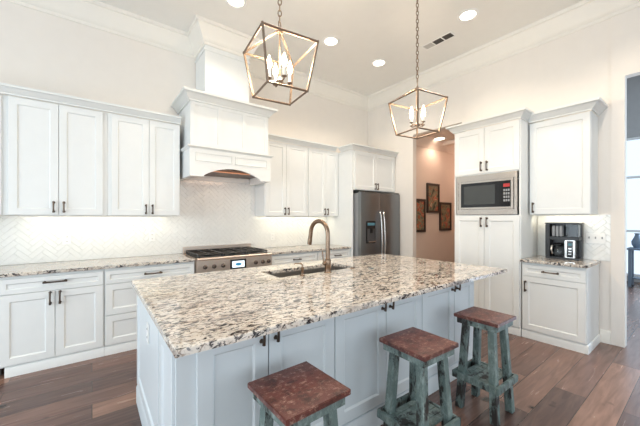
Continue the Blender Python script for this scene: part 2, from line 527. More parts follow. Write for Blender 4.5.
o = struct('trim_backsplash_back', herringbone([(-1.5, .905, .932, 1.444), (.905, 2.068, .932, 1.95), (2.068, 3.52, .932, 1.446)]), ['tile_white', 'grout'], 0)
o.location = (0, YB - .0065, 0)
o = struct('trim_backsplash_coffee', herringbone([(-1.405, -.713, .932, 1.458)]), ['tile_white', 'grout'], 0)
o.location = (XR - .0065, 0, 0); o.rotation_euler = (0, 0, -PI / 2)

# ------------------------------------------------------------------ cabinets
def shaker(bm, x0, x1, z0, z1, y=0.0, rail=.062, th=.020, rec=.010):
    """Shaker front: framed, recessed panel; back at y, front at y - th."""
    def ring(i, yy): return [bm.verts.new(p) for p in ((x0 + i, yy, z0 + i), (x1 - i, yy, z0 + i), (x1 - i, yy, z1 - i), (x0 + i, yy, z1 - i))]
    R = [ring(0, y), ring(0, y - th + .002), ring(.002, y - th), ring(rail, y - th), ring(rail + .004, y - th + .004), ring(rail + .010, y - th + rec)]
    for a, b in zip(R, R[1:]):
        for k in range(4): bm.faces.new((a[k], a[(k + 1) % 4], b[(k + 1) % 4], b[k]))
    bm.faces.new(R[-1]); bm.faces.new(list(reversed(R[0])))


PULL_CACHE = {}


def pull(parent, x, z, y, L=.10, horiz=False, name='handle'):
    """Arched bronze bar pull with flared feet; y is the face it stands on."""
    key = (round(L, 3), horiz)
    if key not in PULL_CACHE:
        bm = B(); h = L / 2
        pts = []
        for k in range(9):
            u = -1 + 2 * k / 8
            pts.append((u * (h + .012), -.026 - .006 * (1 - u * u)))
        def P(a, yy): return (a, yy, 0) if horiz else (0, yy, a)
        tube(bm, [P(a, yy) for a, yy in pts], [.0095, .0082, .0075, .007, .007, .007, .0075, .0082, .0095], 8)
        for s in (-1, 1):
            tube(bm, [P(s * h, 0), P(s * h, -.006), P(s * h, -.027)], [.0125, .0085, .007], 10)
        o = obj(name, bm, 'bronze', parent)
        PULL_CACHE[key] = o.data
    else:
        o = bpy.data.objects.new(name, PULL_CACHE[key]); COL.objects.link(o); o.parent = parent
    o.location = (x, y, z)
    return o


def front(parent, kind, x0, x1, z0, z1, pulls=(), rail=.062, mat='cabinet_paint', y=0.0):
    bm = B(); shaker(bm, x0, x1, z0, z1, y, rail=min(rail, (z1 - z0) * .33))
    f = obj(kind, bm, mat, parent, 25)
    for px, pz, L, hz in pulls: pull(f, px, pz, y - .020, L, hz)
    return f


G = .0025  # reveal between fronts


def cabinet(name, label, loc, rotz, w, d, z0, z1, base=None, mat='cabinet_paint', group=None, cat='cabinet'):
    """Body from z0 to z1 above loc; local x along the width, front at y = 0, depth to +y."""
    t = thing(name, label, cat, loc, rotz, group)
    simple_box('body', mat, t, 0, w, 0, d, z0, z1, bev=.0015)
    if base:
        bm = B(); sweep(bm, [(-.03, 0), (.012, 0), (.012, .075), (.006, .086), (.0, .09), (-.03, .09)], base); obj('base_molding', bm, mat, t)
    return t


# --- left-hand wall cabinets (back wall)
UY = 4.12; UD = YB - UY - .002
UZ0, UZ1 = 1.447, 2.60
t = cabinet('wall_cabinet', 'white two-door wall cabinet at far left, directly above the counter with the wide drawer pull', (-.648, UY, 0), 0, .783, UD, UZ0, UZ1)
front(t, 'door', .006, .372, UZ0 + .004, UZ1 - .01, [(.335, 1.532, .09, False)])
front(t, 'door', .376, .744, UZ0 + .004, UZ1 - .01, [(.415, 1.532, .09, False)])
t = cabinet('wall_cabinet', 'white two-door wall cabinet immediately left of the arched range hood', (.137, UY, 0), 0, .752, UD, UZ0, UZ1)
front(t, 'door', .034, .406, UZ0 + .004, UZ1 - .01, [(.374, 1.522, .09, False)])
front(t, 'door', .410, .746, UZ0 + .004, UZ1 - .01, [(.443, 1.522, .09, False)])
t = cabinet('wall_cabinet', 'narrow sliver of white wall cabinet cut off by the left picture edge', (-1.35, UY + .012, 0), 0, .70, UD - .012, UZ0, UZ1)
front(t, 'door', .006, .345, UZ0 + .004, UZ1 - .01, [(.31, 1.522, .09, False)])
front(t, 'door', .349, .66, UZ0 + .004, UZ1 - .01, [(.385, 1.522, .09, False)])
# --- right of the hood
t = cabinet('wall_cabinet', 'white two-door wall cabinet immediately right of the range hood', (2.07, UY, 0), 0, .79, UD, UZ0, UZ1)
front(t, 'door', .010, .376, UZ0 + .004, UZ1 - .01, [(.346, 1.525, .09, False)])
front(t, 'door', .380, .784, UZ0 + .004, UZ1 - .01, [(.410, 1.525, .09, False)])
t = cabinet('wall_cabinet', 'white two-door wall cabinet between the hood-side cabinet and the fridge enclosure', (2.862, UY, 0), 0, .665, UD, UZ0, UZ1)
front(t, 'door', .012, .378, UZ0 + .004, UZ1 - .01, [(.350, 1.525, .09, False)])
front(t, 'door', .382, .660, UZ0 + .004, UZ1 - .01, [(.412, 1.525, .09, False)])

CORN = [(0, 0), (.012, 0), (.014, .014), (.026, .020), (.044, .048), (.058, .058), (.070, .062), (.072, .082), (0, .082)]


def cornice(name, label, path, z, k=1.0, group='cabinet cornices'):
    bm = B(); sweep(bm, [(a * k, z + b * k) for a, b in CORN], path)
    o = obj(name, bm, 'cornice_paint')
    return tag(o, label, 'cornice', group)


cornice('cornice_molding', 'pale grey cornice along the top of the wall cabinets left of the hood', [(-1.36, UY - .02), (.889, UY - .02)], UZ1 + .001)
cornice('cornice_molding', 'pale cornice along the top of the wall cabinets between hood and fridge', [(2.07, YB - .002), (2.07, UY - .02), (3.455, UY - .02)], UZ1 + .001)

# --- base cabinets, back wall
BY = 3.81; BD = YB - BY - .002
t = cabinet('base_cabinet', 'white base cabinet at far left with one wide drawer over two doors', (-.652, BY, 0), 0, .750, BD, .09, .897, base=[(.035, 0), (.750, 0)])
front(t, 'drawer', .004, .742, .738, .872, [(.375, .818, .15, True)], rail=.04)
front(t, 'door', .004, .371, .105, .732, [(.338, .668, .10, False)])
front(t, 'door', .375, .742, .105, .732, [(.408, .668, .10, False)])
t = cabinet('base_cabinet', 'white three-drawer base cabinet between the two-door base cabinet and the range', (.100, BY, 0), 0, .886, BD, .09, .897, base=[(0, 0), (.886, 0)])
front(t, 'drawer', .008, .880, .738, .872, [(.442, .806, .15, True)], rail=.04)
front(t, 'drawer', .008, .880, .412, .732, [(.442, .65, .15, True)])
front(t, 'drawer', .008, .880, .105, .406, [(.442, .32, .15, True)])
t = cabinet('base_cabinet', 'end of white base cabinet with dark toe recess at left picture edge', (-1.35, BY, 0), 0, .696, BD, .09, .897)
front(t, 'door', .004, .690, .105, .872, [(.345, .80, .15, True)])
simple_box('toe_kick', 'toe_shadow', t, 0, .696, .09, .11, 0, .09)
t = cabinet('base_cabinet', 'white drawer base cabinet right of the range seen over the island sink', (1.992, BY, 0), 0, .838, BD, .09, .897, base=[(0, 0), (.838, 0)])
front(t, 'drawer', .030, .832, .738, .872, [(.45, .800, .11, True)], rail=.04)
front(t, 'door', .030, .430, .105, .732, [(.396, .668, .10, False)])
front(t, 'door', .434, .832, .105, .732, [(.470, .668, .10, False)])
t = cabinet('base_cabinet', 'white drawer base cabinet seen behind the faucet, next to the fridge panel', (2.832, BY, 0), 0, .692, BD, .09, .897, base=[(0, 0), (.692, 0)])
front(t, 'drawer', .006, .686, .738, .872, [(.41, .800, .11, True)], rail=.04)
front(t, 'door', .006, .344, .105, .732, [(.312, .668, .10, False)])
front(t, 'door', .348, .686, .105, .732, [(.38, .668, .10, False)])


def slab(name, label, x0, x1, y0, y1, z0=.899, z1=.930):
    bm = B(); box(bm, x0, x1, y0, y1, z0, z1, bev=.005)
    return tag(obj(name, bm, 'granite'), label, 'countertop')


slab('countertop', 'speckled granite countertop along the back wall left of the range', -1.36, .986, 3.765, YB - .013)
slab('countertop', 'speckled granite countertop along the back wall between range and fridge', 1.992, 3.526, 3.765, YB - .013)
slab('countertop', 'small granite countertop under the black coffee maker', 4.052, XR - .013, .795, 1.408)

# --- refrigerator enclosure
FY = 3.74
t = thing('fridge_cabinet', 'white two-door cabinet with tall side panel enclosing the refrigerator', 'cabinet', (3.53, FY, 0))
simple_box('body', 'cabinet_paint', t, .022, 1.118, 0, YB - FY - .002, 1.905, 2.585, bev=.0015)
simple_box('side_panel', 'cabinet_paint', t, 0, .021, 0, YB - FY - .002, 0, 2.585, bev=.0015)
front(t, 'door', .045, .568, 1.915, 2.575, [(.540, 1.985, .09, False)])
front(t, 'door', .572, 1.10, 1.915, 2.575, [(.602, 1.985, .09, False)])
cornice('cornice_molding', 'pale cornice stepping forward above the refrigerator cabinet', [(3.529, 4.035), (3.529, FY - .02), (4.648, FY - .02)], 2.586)

# --- refrigerator
t = thing('refrigerator', 'dark stainless side-by-side refrigerator with ice dispenser and curved handles', 'refrigerator', (3.60, 3.60, 0))
simple_box('case', 'grey_plastic', t, 0, 1.02, .075, .80, .02, 1.845, bev=.004)
W2 = .50


def fdoor(x0, x1):
    bm = B()
    # slightly bowed door front
    n = 8; pts = []
    for k in range(n + 1):
        u = k / n; pts.append((x0 + (x1 - x0) * u, -.018 * (1 - (2 * u - 1) ** 2)))
    a = [bm.verts.new((x, y, .07)) for x, y in pts] + [bm.verts.new((x1, .07, .07)), bm.verts.new((x0, .07, .07))]
    b = [bm.verts.new((v.co.x, v.co.y, 1.86)) for v in a]
    bm.faces.new(a); bm.faces.new(list(reversed(b)))
    for k in range(len(a)): bm.faces.new((a[k], b[k], b[(k + 1) % len(a)], a[(k + 1) % len(a)]))
    return obj('door', bm, 'dark_steel', t)


dl = fdoor(0, .476); dr = fdoor(.482, 1.02)


def fhandle(d, x):
    bm = B(); pts = []
    for k in range(13):
        u = -1 + 2 * k / 12
        pts.append((x, -.030 - .045 * (1 - u * u) ** .7, 1.06 + u * .47))
    tube(bm, pts, .013, 10)
    for z in (.60, 1.52): tube(bm, [(x, -.002, z), (x, -.035, z)], .012, 8)
    obj('handle', bm, 'silver', d)


fhandle(dl, .44); fhandle(dr, .518)
bm = B(); box(bm, .105, .33, -.024, .0, .985, 1.365, .006)
dp = obj('dispenser', bm, 'black_gloss', dl)
simple_box('display', 'screen_teal', dp, .13, .305, -.0255, -.0235, 1.29, 1.335)
bm = B(); box(bm, .125, .31, -.0262, -.0235, 1.01, 1.235, .001); obj('recess', bm, 'recess_dark', dp)
bm = B(); box(bm, .19, .245, -.045, -.026, 1.16, 1.235, .006); obj('nozzle', bm, 'black_plastic', dp)
bm = B(); box(bm, .13, .305, -.05, -.026, 1.005, 1.02, .003); obj('tray', bm, 'silver', dp)
bm = B(); box(bm, 0, 1.02, .03, .075, .005, .065, .003); obj('kick_grille', bm, 'black_plastic', t)
for x in (.02, .93): simple_box('hinge_cover', 'black_plastic', t, x, x + .07, .0, .06, 1.862, 1.88, bev=.004)

# --- range
RX0, RX1, RY = .994, 1.986, 3.725
t = thing('gas_range', 'stainless professional gas range with black grates and knobs under the hood', 'range', (RX0, RY, 0))
RW = RX1 - RX0
simple_box('body', 'range_steel', t, 0, RW, .04, .700, .10, .925, bev=.003)
od = simple_box('oven_door', 'range_steel', t, .02, RW - .02, .005, .038, .16, .72, bev=.004)
bm = B(); tube(bm, [(.08, -.045, .67), (RW - .08, -.045, .67)], .012, 10)
for x in (.10, RW - .10): tube(bm, [(x, .006, .67), (x, -.045, .67)], .009, 8)
obj('handle', bm, 'silver', od)
cp = simple_box('control_panel', 'range_steel', t, .0, RW, -.005, .039, .745, .905, bev=.006)
bm = B(); tube(bm, [(0.002, .012, .918), (RW - .002, .012, .918)], .020, 12); obj('bullnose', bm, 'range_steel', t)
for px in (1.096, 1.204, 1.315, 1.755, 1.858, 1.945):
    x = px - RX0 - .01
    bm = B(); lathe(bm, [(.027, 0), (.027, -.006), (.021, -.008), (.019, -.030), (.015, -.034)], 20, x, -.005, 'Y', .825)
    k = obj('knob', bm, 'knob_metal', cp)
    bm = B(); box(bm, x - .003, x + .003, -.047, -.039, .825 - .014, .825 + .016, .001); obj('grip', bm, 'black_plastic', k)
bm = B(); box(bm, .400, .615, -.011, -.004, .768, .888, .003); dsp = obj('display', bm, 'black_gloss', cp)
simple_box('screen', 'screen_white', dsp, .425, .590, -.0125, -.0108, .785, .868)
bm = B()
lathe(bm, [(.030, -.0125), (.030, -.0138)], 24, 0, 0, 'Y', 0)
for v in bm.verts: v.co.x = v.co.x * 1.35 + .508; v.co.z = v.co.z * .62 + .826
obj('badge', bm, 'screen_blue', dsp)
# cooktop
simple_box('cooktop', 'black_iron', t, .02, RW - .02, .05, .67, .926, .938, bev=.002)
for i in range(3):
    x0 = .03 + i * (RW - .06) / 3; x1 = x0 + (RW - .06) / 3 - .008
    bm = B()
    for y in (.065, .215, .365, .515, .655): bar(bm, (x0, y, .966), (x1, y, .966), .014)
    for x in (x0 + .007, (x0 + x1) / 2, x1 - .007): bar(bm, (x, .06, .966), (x, .66, .966), .014)
    for (fx, fy) in ((x0 + .01, .07), (x1 - .01, .07), (x0 + .01, .65), (x1 - .01, .65)): bar(bm, (fx, fy, .938), (fx, fy, .966), .014)
    obj('grate', bm, 'black_iron', t)
    for y in (.20, .50):
        bm = B(); lathe(bm, [(.055, 0), (.055, .010), (.040, .012), (.038, .020), (.004, .021)], 20, (x0 + x1) / 2, y, 'Z', .939); obj('burner', bm, 'black_iron', t)
simple_box('back_guard', 'range_steel', t, 0, RW, .675, .705, .926, 1.02, bev=.003)

# --- hood
HX0, HX1, HY = .925, 2.0, 3.78
t = thing('range_hood', 'white panelled range hood with arched valance rising to ceiling as chimney', 'range hood', (HX0, HY, 0))
HW = HX1 - HX0; HD = YB - HY - .012
bm = B()
pts = [(0, 1.925), (.16, 1.925)]
for k in range(17):
    u = k / 16; pts.append((.17 + (HW - .34) * u, 1.945 + .105 * math.sin(PI * u) ** .8))
pts += [(HW - .16, 1.925), (HW, 1.925), (HW, 2.27), (0, 2.27)]
prism_xz(bm, pts, 0, .03)
for x in (0, HW - .03): box(bm, x, x + .03, .03, HD, 1.925, 2.27)
obj('valance', bm, 'cabinet_paint', t)
for x0, x1 in ((.06, HW / 2 - .02), (HW / 2 + .02, HW - .06)):
    bm = B()
    for a in ((x0, x1, 2.112, 2.120), (x0, x1, 2.205, 2.213), (x0, x0 + .008, 2.112, 2.213), (x1 - .008, x1, 2.112, 2.213)):
        box(bm, a[0], a[1], -.010, .001, a[2], a[3], .003)
    obj('panel_molding', bm, 'cabinet_paint', t)
bm = B(); sweep(bm, [(0, 2.262), (.010, 2.262), (.018, 2.274), (.030, 2.280), (.030, 2.292), (0, 2.292)], [(0, HD), (0, 0), (HW, 0), (HW, HD)]); obj('ledge_molding', bm, 'cornice_paint', t)
simple_box('liner', 'hood_liner', t, .031, HW - .031, .031, HD, 2.03, 2.05)
simple_box('back_molding', 'cabinet_paint', t, .031, HW - .031, HD - .03, HD - .001, 1.952, 2.029, bev=.006)
bm = B(); box(bm, .25, HW - .25, .12, HD - .10, 2.012, 2.029, .004); obj('filter', bm, 'hood_liner', t)
simple_box('body', 'cabinet_paint', t, .02, HW - .012, .06, HD, 2.271, 2.86)
bm = B()
bw = HW - .032
for k in range(4):
    x = .02 + k * (bw - .055) / 3; box(bm, x, x + .055, .050, .061, 2.293, 2.86, .002)
for z in (2.293, 2.80): box(bm, .02, HW - .012, .0505, .061, z, z + .06, .002)
obj('body_panelling', bm, 'cabinet_paint', t)
bm = B(); sweep(bm, [(a * 1.35, 2.838 + b * 1.35) for a, b in CORN], [(.02, HD), (.02, .05), (HW - .012, .05), (HW - .012, HD)]); obj('cornice', bm, 'cornice_paint', t)
bm = B(); box(bm, .02, HW - .012, .05, HD, 2.86, 2.948); obj('cap', bm, 'cornice_paint', t)
CX0, CX1, CY = 1.166 - HX0, 1.772 - HX0, 4.0 - HY
simple_box('chimney', 'cabinet_paint', t, CX0, CX1, CY, HD, 2.949, CH - .002)
bm = B(); sweep(bm, [(a, b - .002) for a, b in CROWN], [(CX0, HD), (CX0, CY), (CX1, CY), (CX1, HD)]); obj('chimney_crown', bm, 'trim_paint', t)
bm = B(); sweep(bm, [(0, 3.60), (.012, 3.60), (.012, 3.625), (0, 3.63)], [(CX0, HD), (CX0, CY), (CX1, CY), (CX1, HD)]); obj('chimney_band', bm, 'cabinet_paint', t)

# --- tall pantry cabinet with microwave (right wall): local x -> world -Y, local y -> world +X
PYL, PYR, PX = 2.24, 1.412, 4.10
PW = PYL - PYR; PD = XR - PX - .002
t = thing('pantry_cabinet', 'tall white pantry cabinet holding the built-in microwave', 'cabinet', (PX, PYL, 0), -PI / 2)
bm = B()
box(bm, 0, PW, 0, PD, .09, 1.458); box(bm, 0, PW, 0, PD, 1.992, 2.61)
for x in (0, PW - .02): box(bm, x, x + .02, 0, PD, 1.458, 1.992)
box(bm, .02, PW - .02, PD - .02, PD, 1.458, 1.992)
obj('body', bm, 'cabinet_paint', t)
front(t, 'door', .012, .409, 2.005, 2.60, [(.374, 2.095, .10, False)])
front(t, 'door', .413, PW - .012, 2.005, 2.60, [(.448, 2.095, .10, False)])
front(t, 'door', .012, .409, .105, 1.445, [(.374, 1.365, .10, False)])
front(t, 'door', .413, PW - .012, .105, 1.445, [(.448, 1.365, .10, False)])
bm = B(); sweep(bm, [(-.03, 0), (.012, 0), (.012, .075), (.006, .086), (0, .09), (-.03, .09)], [(0, .3), (0, 0), (PW, 0)]); obj('base_molding', bm, 'cabinet_paint', t)
cornice('cornice_molding', 'pale cornice on top of the tall microwave cabinet', [(XR - .002, PYL), (PX - .02, PYL), (PX - .02, PYR), (XR - .002, PYR)], 2.612, 1.12)

t = thing('microwave', 'stainless built-in microwave with black window in the tall cabinet', 'microwave', (PX, PYL, 1.46), -PI / 2)
bm = B()
box(bm, .038, .795, -.022, -.001, .004, .072, .003); box(bm, .038, .795, -.022, -.001, .452, .530, .003)
box(bm, .038, .071, -.022, -.001, .072, .452, .003); box(bm, .762, .795, -.022, -.001, .072, .452, .003)
obj('trim_frame', bm, 'steel', t)
simple_box('case', 'black_plastic', t, .085, .748, .0, .40, .002, .45)
d = simple_box('door', 'steel', t, .078, .755, -.030, -.0005, .075, .449, bev=.004)
simple_box('window', 'black_gloss', d, .108, .600, -.0325, -.0295, .100, .424)
simple_box('glass_mesh', 'mesh_dark', d, .150, .548, -.0335, -.0322, .140, .385)
p = simple_box('control_panel', 'black_gloss', d, .6005, .728, -.0325, -.0295, .100, .424)
simple_box('display', 'screen_red', p, .645, .718, -.0338, -.0322, .345, .385)
for r in range(4):
    for c_ in range(3):
        simple_box('button', 'grey_plastic', p, .648 + c_ * .025, .666 + c_ * .025, -.0345, -.0322, .165 + r * .042, .192 + r * .042)

# --- coffee station
t = cabinet('wall_cabinet', 'single-door white wall cabinet above the coffee maker', (4.34, 1.402, 0), -PI / 2, .582, XR - 4.34 - .002, 1.46, 2.59)
front(t, 'door', .008, .576, 1.466, 2.58, [(.045, 1.545, .10, False)])
cornice('cornice_molding', 'pale cornice on top of the cabinet over the coffee maker', [(4.32, 1.40), (4.32, .82), (XR - .002, .82)], 2.592, 1.2)
t = cabinet('base_cabinet', 'white base cabinet with drawer over one door under the coffee maker', (4.11, 1.404, 0), -PI / 2, .595, XR - 4.11 - .018, .09, .897, base=[(0, 0), (.595, 0), (.595, .52)])
front(t, 'drawer', .008, .587, .738, .872, [(.285, .805, .13, True)], rail=.042)
front(t, 'door', .008, .587, .105, .732, [(.042, .615, .10, False)])

t = thing('coffee_maker', 'black coffee maker with glass carafe on the small granite counter', 'coffee maker', (4.42, 1.262, .931), -PI / 2)
simple_box('base', 'black_plastic', t, 0, .32, 0, .20, 0, .022, bev=.004)
simple_box('back_column', 'black_plastic', t, 0, .32, .13, .20, .0225, .415, bev=.004)
simple_box('side_panel', 'black_plastic', t, 0, .045, .0, .129, .0225, .415, bev=.004)
hd = simple_box('brew_head', 'black_plastic', t, .046, .32, .0, .129, .23, .265, bev=.004)
simple_box('top_cover', 'black_plastic', t, -.006, .326, -.006, .205, .416, .432, bev=.005)
for x0 in (.062, .098, .134):
    simple_box('pod_holder', 'grey_plastic', t, x0, x0 + .028, .02, .10, .268, .395, bev=.006)
simple_box('water_tank', 'tank_plastic', t, .20, .312, .012, .12, .268, .412, bev=.006)
pn = simple_box('control_panel', 'silver', t, .19, .285, -.004, .10, .024, .228, bev=.005)
simple_box('panel_face', 'black_gloss', pn, .212, .268, -.0065, -.0038, .03, .222)
simple_box('screen', 'screen_teal', pn, .224, .256, -.008, -.0062, .165, .195)
for z in (.06, .092, .124):
    simple_box('button', 'silver', pn, .226, .254, -.0085, -.0062, z, z + .014)
bm = B(); lathe(bm, [(.046, 0), (.056, .02), (.058, .06), (.050, .10), (.036, .125), (.038, .14), (.035, .14), (.033, .126), (.047, .099), (.054, .06), (.052, .021), (.042, .004)], 24, .115, .062, 'Z', .0245)
cf = obj('carafe', bm, 'clear_glass', t)
bm = B(); lathe(bm, [(.040, 0), (.041, .012), (.020, .022), (.006, .026)], 20, .115, .062, 'Z', .166); obj('lid', bm, 'black_plastic', cf)
bm = B(); tube(bm, [(.085, .015, .16), (.072, -.02, .155), (.068, -.03, .11), (.075, -.005, .06)], [.008, .010, .010, .008], 8); obj('handle', bm, 'silver', cf)

# --- wall plates
def wall_plate(name, label, loc, rotz, w, h, kind, n=1, group=None):
    t = thing(name, label, name.replace('_', ' '), loc, rotz, group)
    simple_box('cover_plate', 'white_plastic', t, -w / 2, w / 2, -.006, 0, -h / 2, h / 2, bev=.002)
    for i in range(n):
        x = (i - (n - 1) / 2) * w / n if n > 1 else 0
        if kind == 'toggle':
            bm = B(); box(bm, x - .0055, x + .0055, -.016, -.0062, -.006, .018, .002); obj('toggle', bm, 'grey_plastic', t)
        else:
            for s in (-1, 1):
                k = simple_box('socket', 'white_plastic', t, -.016, .016, -.008, -.0062, s * h * .22 - .014, s * h * .22 + .014, bev=.001)
                bm = B()
                for sx in (-.007, .004): box(bm, sx, sx + .003, -.0088, -.0081, s * h * .22 - .006, s * h * .22 + .006)
                obj('slot', bm, 'slot_dark', k)
    return t


YT = YB - .0125
wall_plate('power_outlet', 'white outlet on backsplash behind left counter, nearest the picture edge', (-.227, YT, 1.18), 0, .075, .118, 'socket', 1)
wall_plate('power_outlet', 'white outlet on backsplash just left of the range', (.623, YT, 1.175), 0, .075, .118, 'socket', 1)
wall_plate('power_outlet', 'white outlet on backsplash right of the range below the wall cabinets', (2.38, YT, 1.11), 0, .075, .118, 'socket', 1)
wall_plate('switch_plate', 'triple light switch plate beside the coffee maker', (XR - .0125, .838, 1.185), -PI / 2, .17, .118, 'toggle', 3)

# ------------------------------------------------------------------ island
IX0, IX1, IY0, IY1 = .287, 2.915, 1.40, 2.70
t = thing('kitchen_island', 'large white panelled kitchen island, tinted blue-grey for shade, with paired cabinet doors below granite', 'kitchen island', (IX0, IY0, 0))
IW = IX1 - IX0; ID = IY1 - IY0
bm = B()   # hollow body so the sink basin has room
box(bm, 0, IW, 0, .02, .002, .897); box(bm, 0, IW, ID - .02, ID, .002, .897)
box(bm, 0, .02, .02, ID - .02, .002, .897); box(bm, IW - .02, IW, .02, ID - .02, .002, .897)
box(bm, .02, IW - .02, .02, ID - .02, .10, .12)
obj('body', bm, 'island_paint_shaded', t)
# doors on the seating side
D = [(.365, .719), (.719, 1.161), (1.161, 1.624), (1.624, 2.046), (2.046, 2.520), (2.520, 2.875)]
for i, (a, b_) in enumerate(D):
    right_pull = i % 2 == 0
    px = (b_ - .040) if right_pull else (a + .040)
    f = front(t, 'door', a - IX0 + .003, b_ - IX0 - .003, .150, .868, [(px - IX0, .828, .055, False)], rail=.072, mat='island_paint_shaded')
# end panels on the left side
for (y0, y1) in ((.02, .95), (.97, 1.28)):
    bm = B()
    shaker(bm, y0, y1, .155, .868, 0, rail=.07, th=.014, rec=.009)
    o = obj('end_panel', bm, 'island_paint_shaded', t); o.rotation_euler = (0, 0, -PI / 2); o.location = (0, 1.30, 0)
bm = B(); sweep(bm, [(0, .002), (.016, .002), (.016, .115), (.010, .132), (0, .138)], [(0, ID), (0, 0), (IW, 0), (IW, ID)]); obj('base_molding', bm, 'island_paint_shaded', t)
wp = wall_plate('power_outlet', 'tall outlet on the left end panel of the island', (IX0 - .0055, 2.15, .70), -PI / 2, .07, .118, 'socket', 1)

# granite top with sink cut-out
SX0, SX1, SY0, SY1 = 1.22, 2.10, 2.16, 2.50
TX0, TX1, TY0, TY1 = .245, 3.18, 1.21, 2.78
bm = B()
z0, z1 = .899, .930
def rect(x0, x1, y0, y1, z): return [bm.verts.new(p) for p in ((x0, y0, z), (x1, y0, z), (x1, y1, z), (x0, y1, z))]
e = .005
ot, om, ob = rect(TX0 + e, TX1 - e, TY0 + e, TY1 - e, z1), rect(TX0, TX1, TY0, TY1, z1 - e), rect(TX0, TX1, TY0, TY1, z0)
it, ib = rect(SX0, SX1, SY0, SY1, z1), rect(SX0, SX1, SY0, SY1, z0)
for A_, B_ in ((ot, om), (om, ob), (ob, ib), (ib, it), (it, ot)):
    for k in range(4): bm.faces.new((A_[k], A_[(k + 1) % 4], B_[(k + 1) % 4], B_[k]))
tag(obj('countertop', bm, 'granite'), 'large cream and black speckled granite slab on top of the island', 'countertop')

# sink
t = thing('sink', 'stainless undermount sink set into the island granite', 'sink', ((SX0 + SX1) / 2, (SY0 + SY1) / 2, .66))
hx, hy = (SX1 - SX0) / 2 + .008, (SY1 - SY0) / 2 + .008
bm = B()
def rr(h_, k_, z): return [bm.verts.new(p) for p in ((-h_, -k_, z), (h_, -k_, z), (h_, k_, z), (-h_, k_, z))]
R = [rr(hx + .02, hy + .02, .2375), rr(hx, hy, .2375), rr(hx - .01, hy - .01, .02), rr(hx - .03, hy - .03, .004), rr(.03, .03, 0)]
R2 = [rr(hx + .02, hy + .02, .2355), rr(hx + .004, hy + .004, .2355), rr(hx - .006, hy - .006, .016), rr(.03, .03, -.004)]
for S in (R, R2):
    for a, b_ in zip(S, S[1:]):
        for k in range(4): bm.faces.new((a[k], a[(k + 1) % 4], b_[(k + 1) % 4], b_[k]))
for a, b_ in ((R[0], R2[0]), (R[-1], R2[-1])):
    for k in range(4): bm.faces.new((a[k], a[(k + 1) % 4], b_[(k + 1) % 4], b_[k]))
obj('basin', bm, 'sink_steel', t)
bm = B(); lathe(bm, [(.028, .0), (.042, .004), (.040, .007), (.02, .003), (.003, .003)], 20); obj('drain', bm, 'silver', t)

# faucet
t = thing('faucet', 'tall bronze gooseneck kitchen faucet on the island beside the sink', 'faucet', (1.68, 2.098, .931), math.radians(6))
bm = B(); lathe(bm, [(.034, 0), (.034, .006), (.028, .012), (.026, .05), (.028, .055), (.028, .105), (.026, .115), (.0205, .125)], 24); obj('body', bm, 'faucet_bronze', t)
bm = B()
pts = [(0, 0, .12), (0, 0, .20), (0, 0, .28), (0, 0, .345)]
for k in range(1, 13):
    a = PI * k / 12
    pts.append((0, .115 - .115 * math.cos(a), .345 + .115 * math.sin(a)))
pts += [(0, .234, .32), (0, .240, .29)]
tube(bm, pts, [.0195] * len(pts), 16); obj('spout', bm, 'faucet_bronze', t)
bm = B(); tube(bm, [(0, .240, .293), (0, .243, .275), (0, .246, .255), (0, .249, .235)], [.0205, .0215, .0215, .020], 16); obj('spray_head', bm, 'faucet_bronze', t)
bm = B(); tube(bm, [(-.024, 0, .085), (-.052, 0, .088), (-.058, 0, .09)], [.017, .016, .012], 14); tube(bm, [(-.05, 0, .095), (-.056, .004, .15), (-.06, .008, .195)], [.008, .007, .006], 10); obj('lever', bm, 'faucet_bronze', t)

t = thing('soap_dispenser', 'small bronze soap dispenser left of the faucet', 'soap dispenser', (1.415, 2.11, .931), math.radians(25))
bm = B(); lathe(bm, [(.022, 0), (.022, .006), (.012, .012), (.011, .05), (.014, .055), (.014, .07), (.006, .075)], 18); obj('base', bm, 'faucet_bronze', t)
bm = B(); tube(bm, [(0, 0, .07), (0, 0, .092), (0, .02, .104), (0, .07, .10), (0, .082, .092)], [.007, .007, .007, .006, .005], 10); obj('nozzle', bm, 'faucet_bronze', t)
t = thing('air_switch', 'round bronze button on the island top right of the faucet', 'sink button', (2.0, 2.12, .931))
bm = B(); lathe(bm, [(.022, 0), (.021, .006), (.014, .008)], 18); obj('base', bm, 'faucet_bronze', t)
bm = B(); lathe(bm, [(.012, .0082), (.011, .014), (.002, .015)], 16); obj('button', bm, 'faucet_bronze', t)

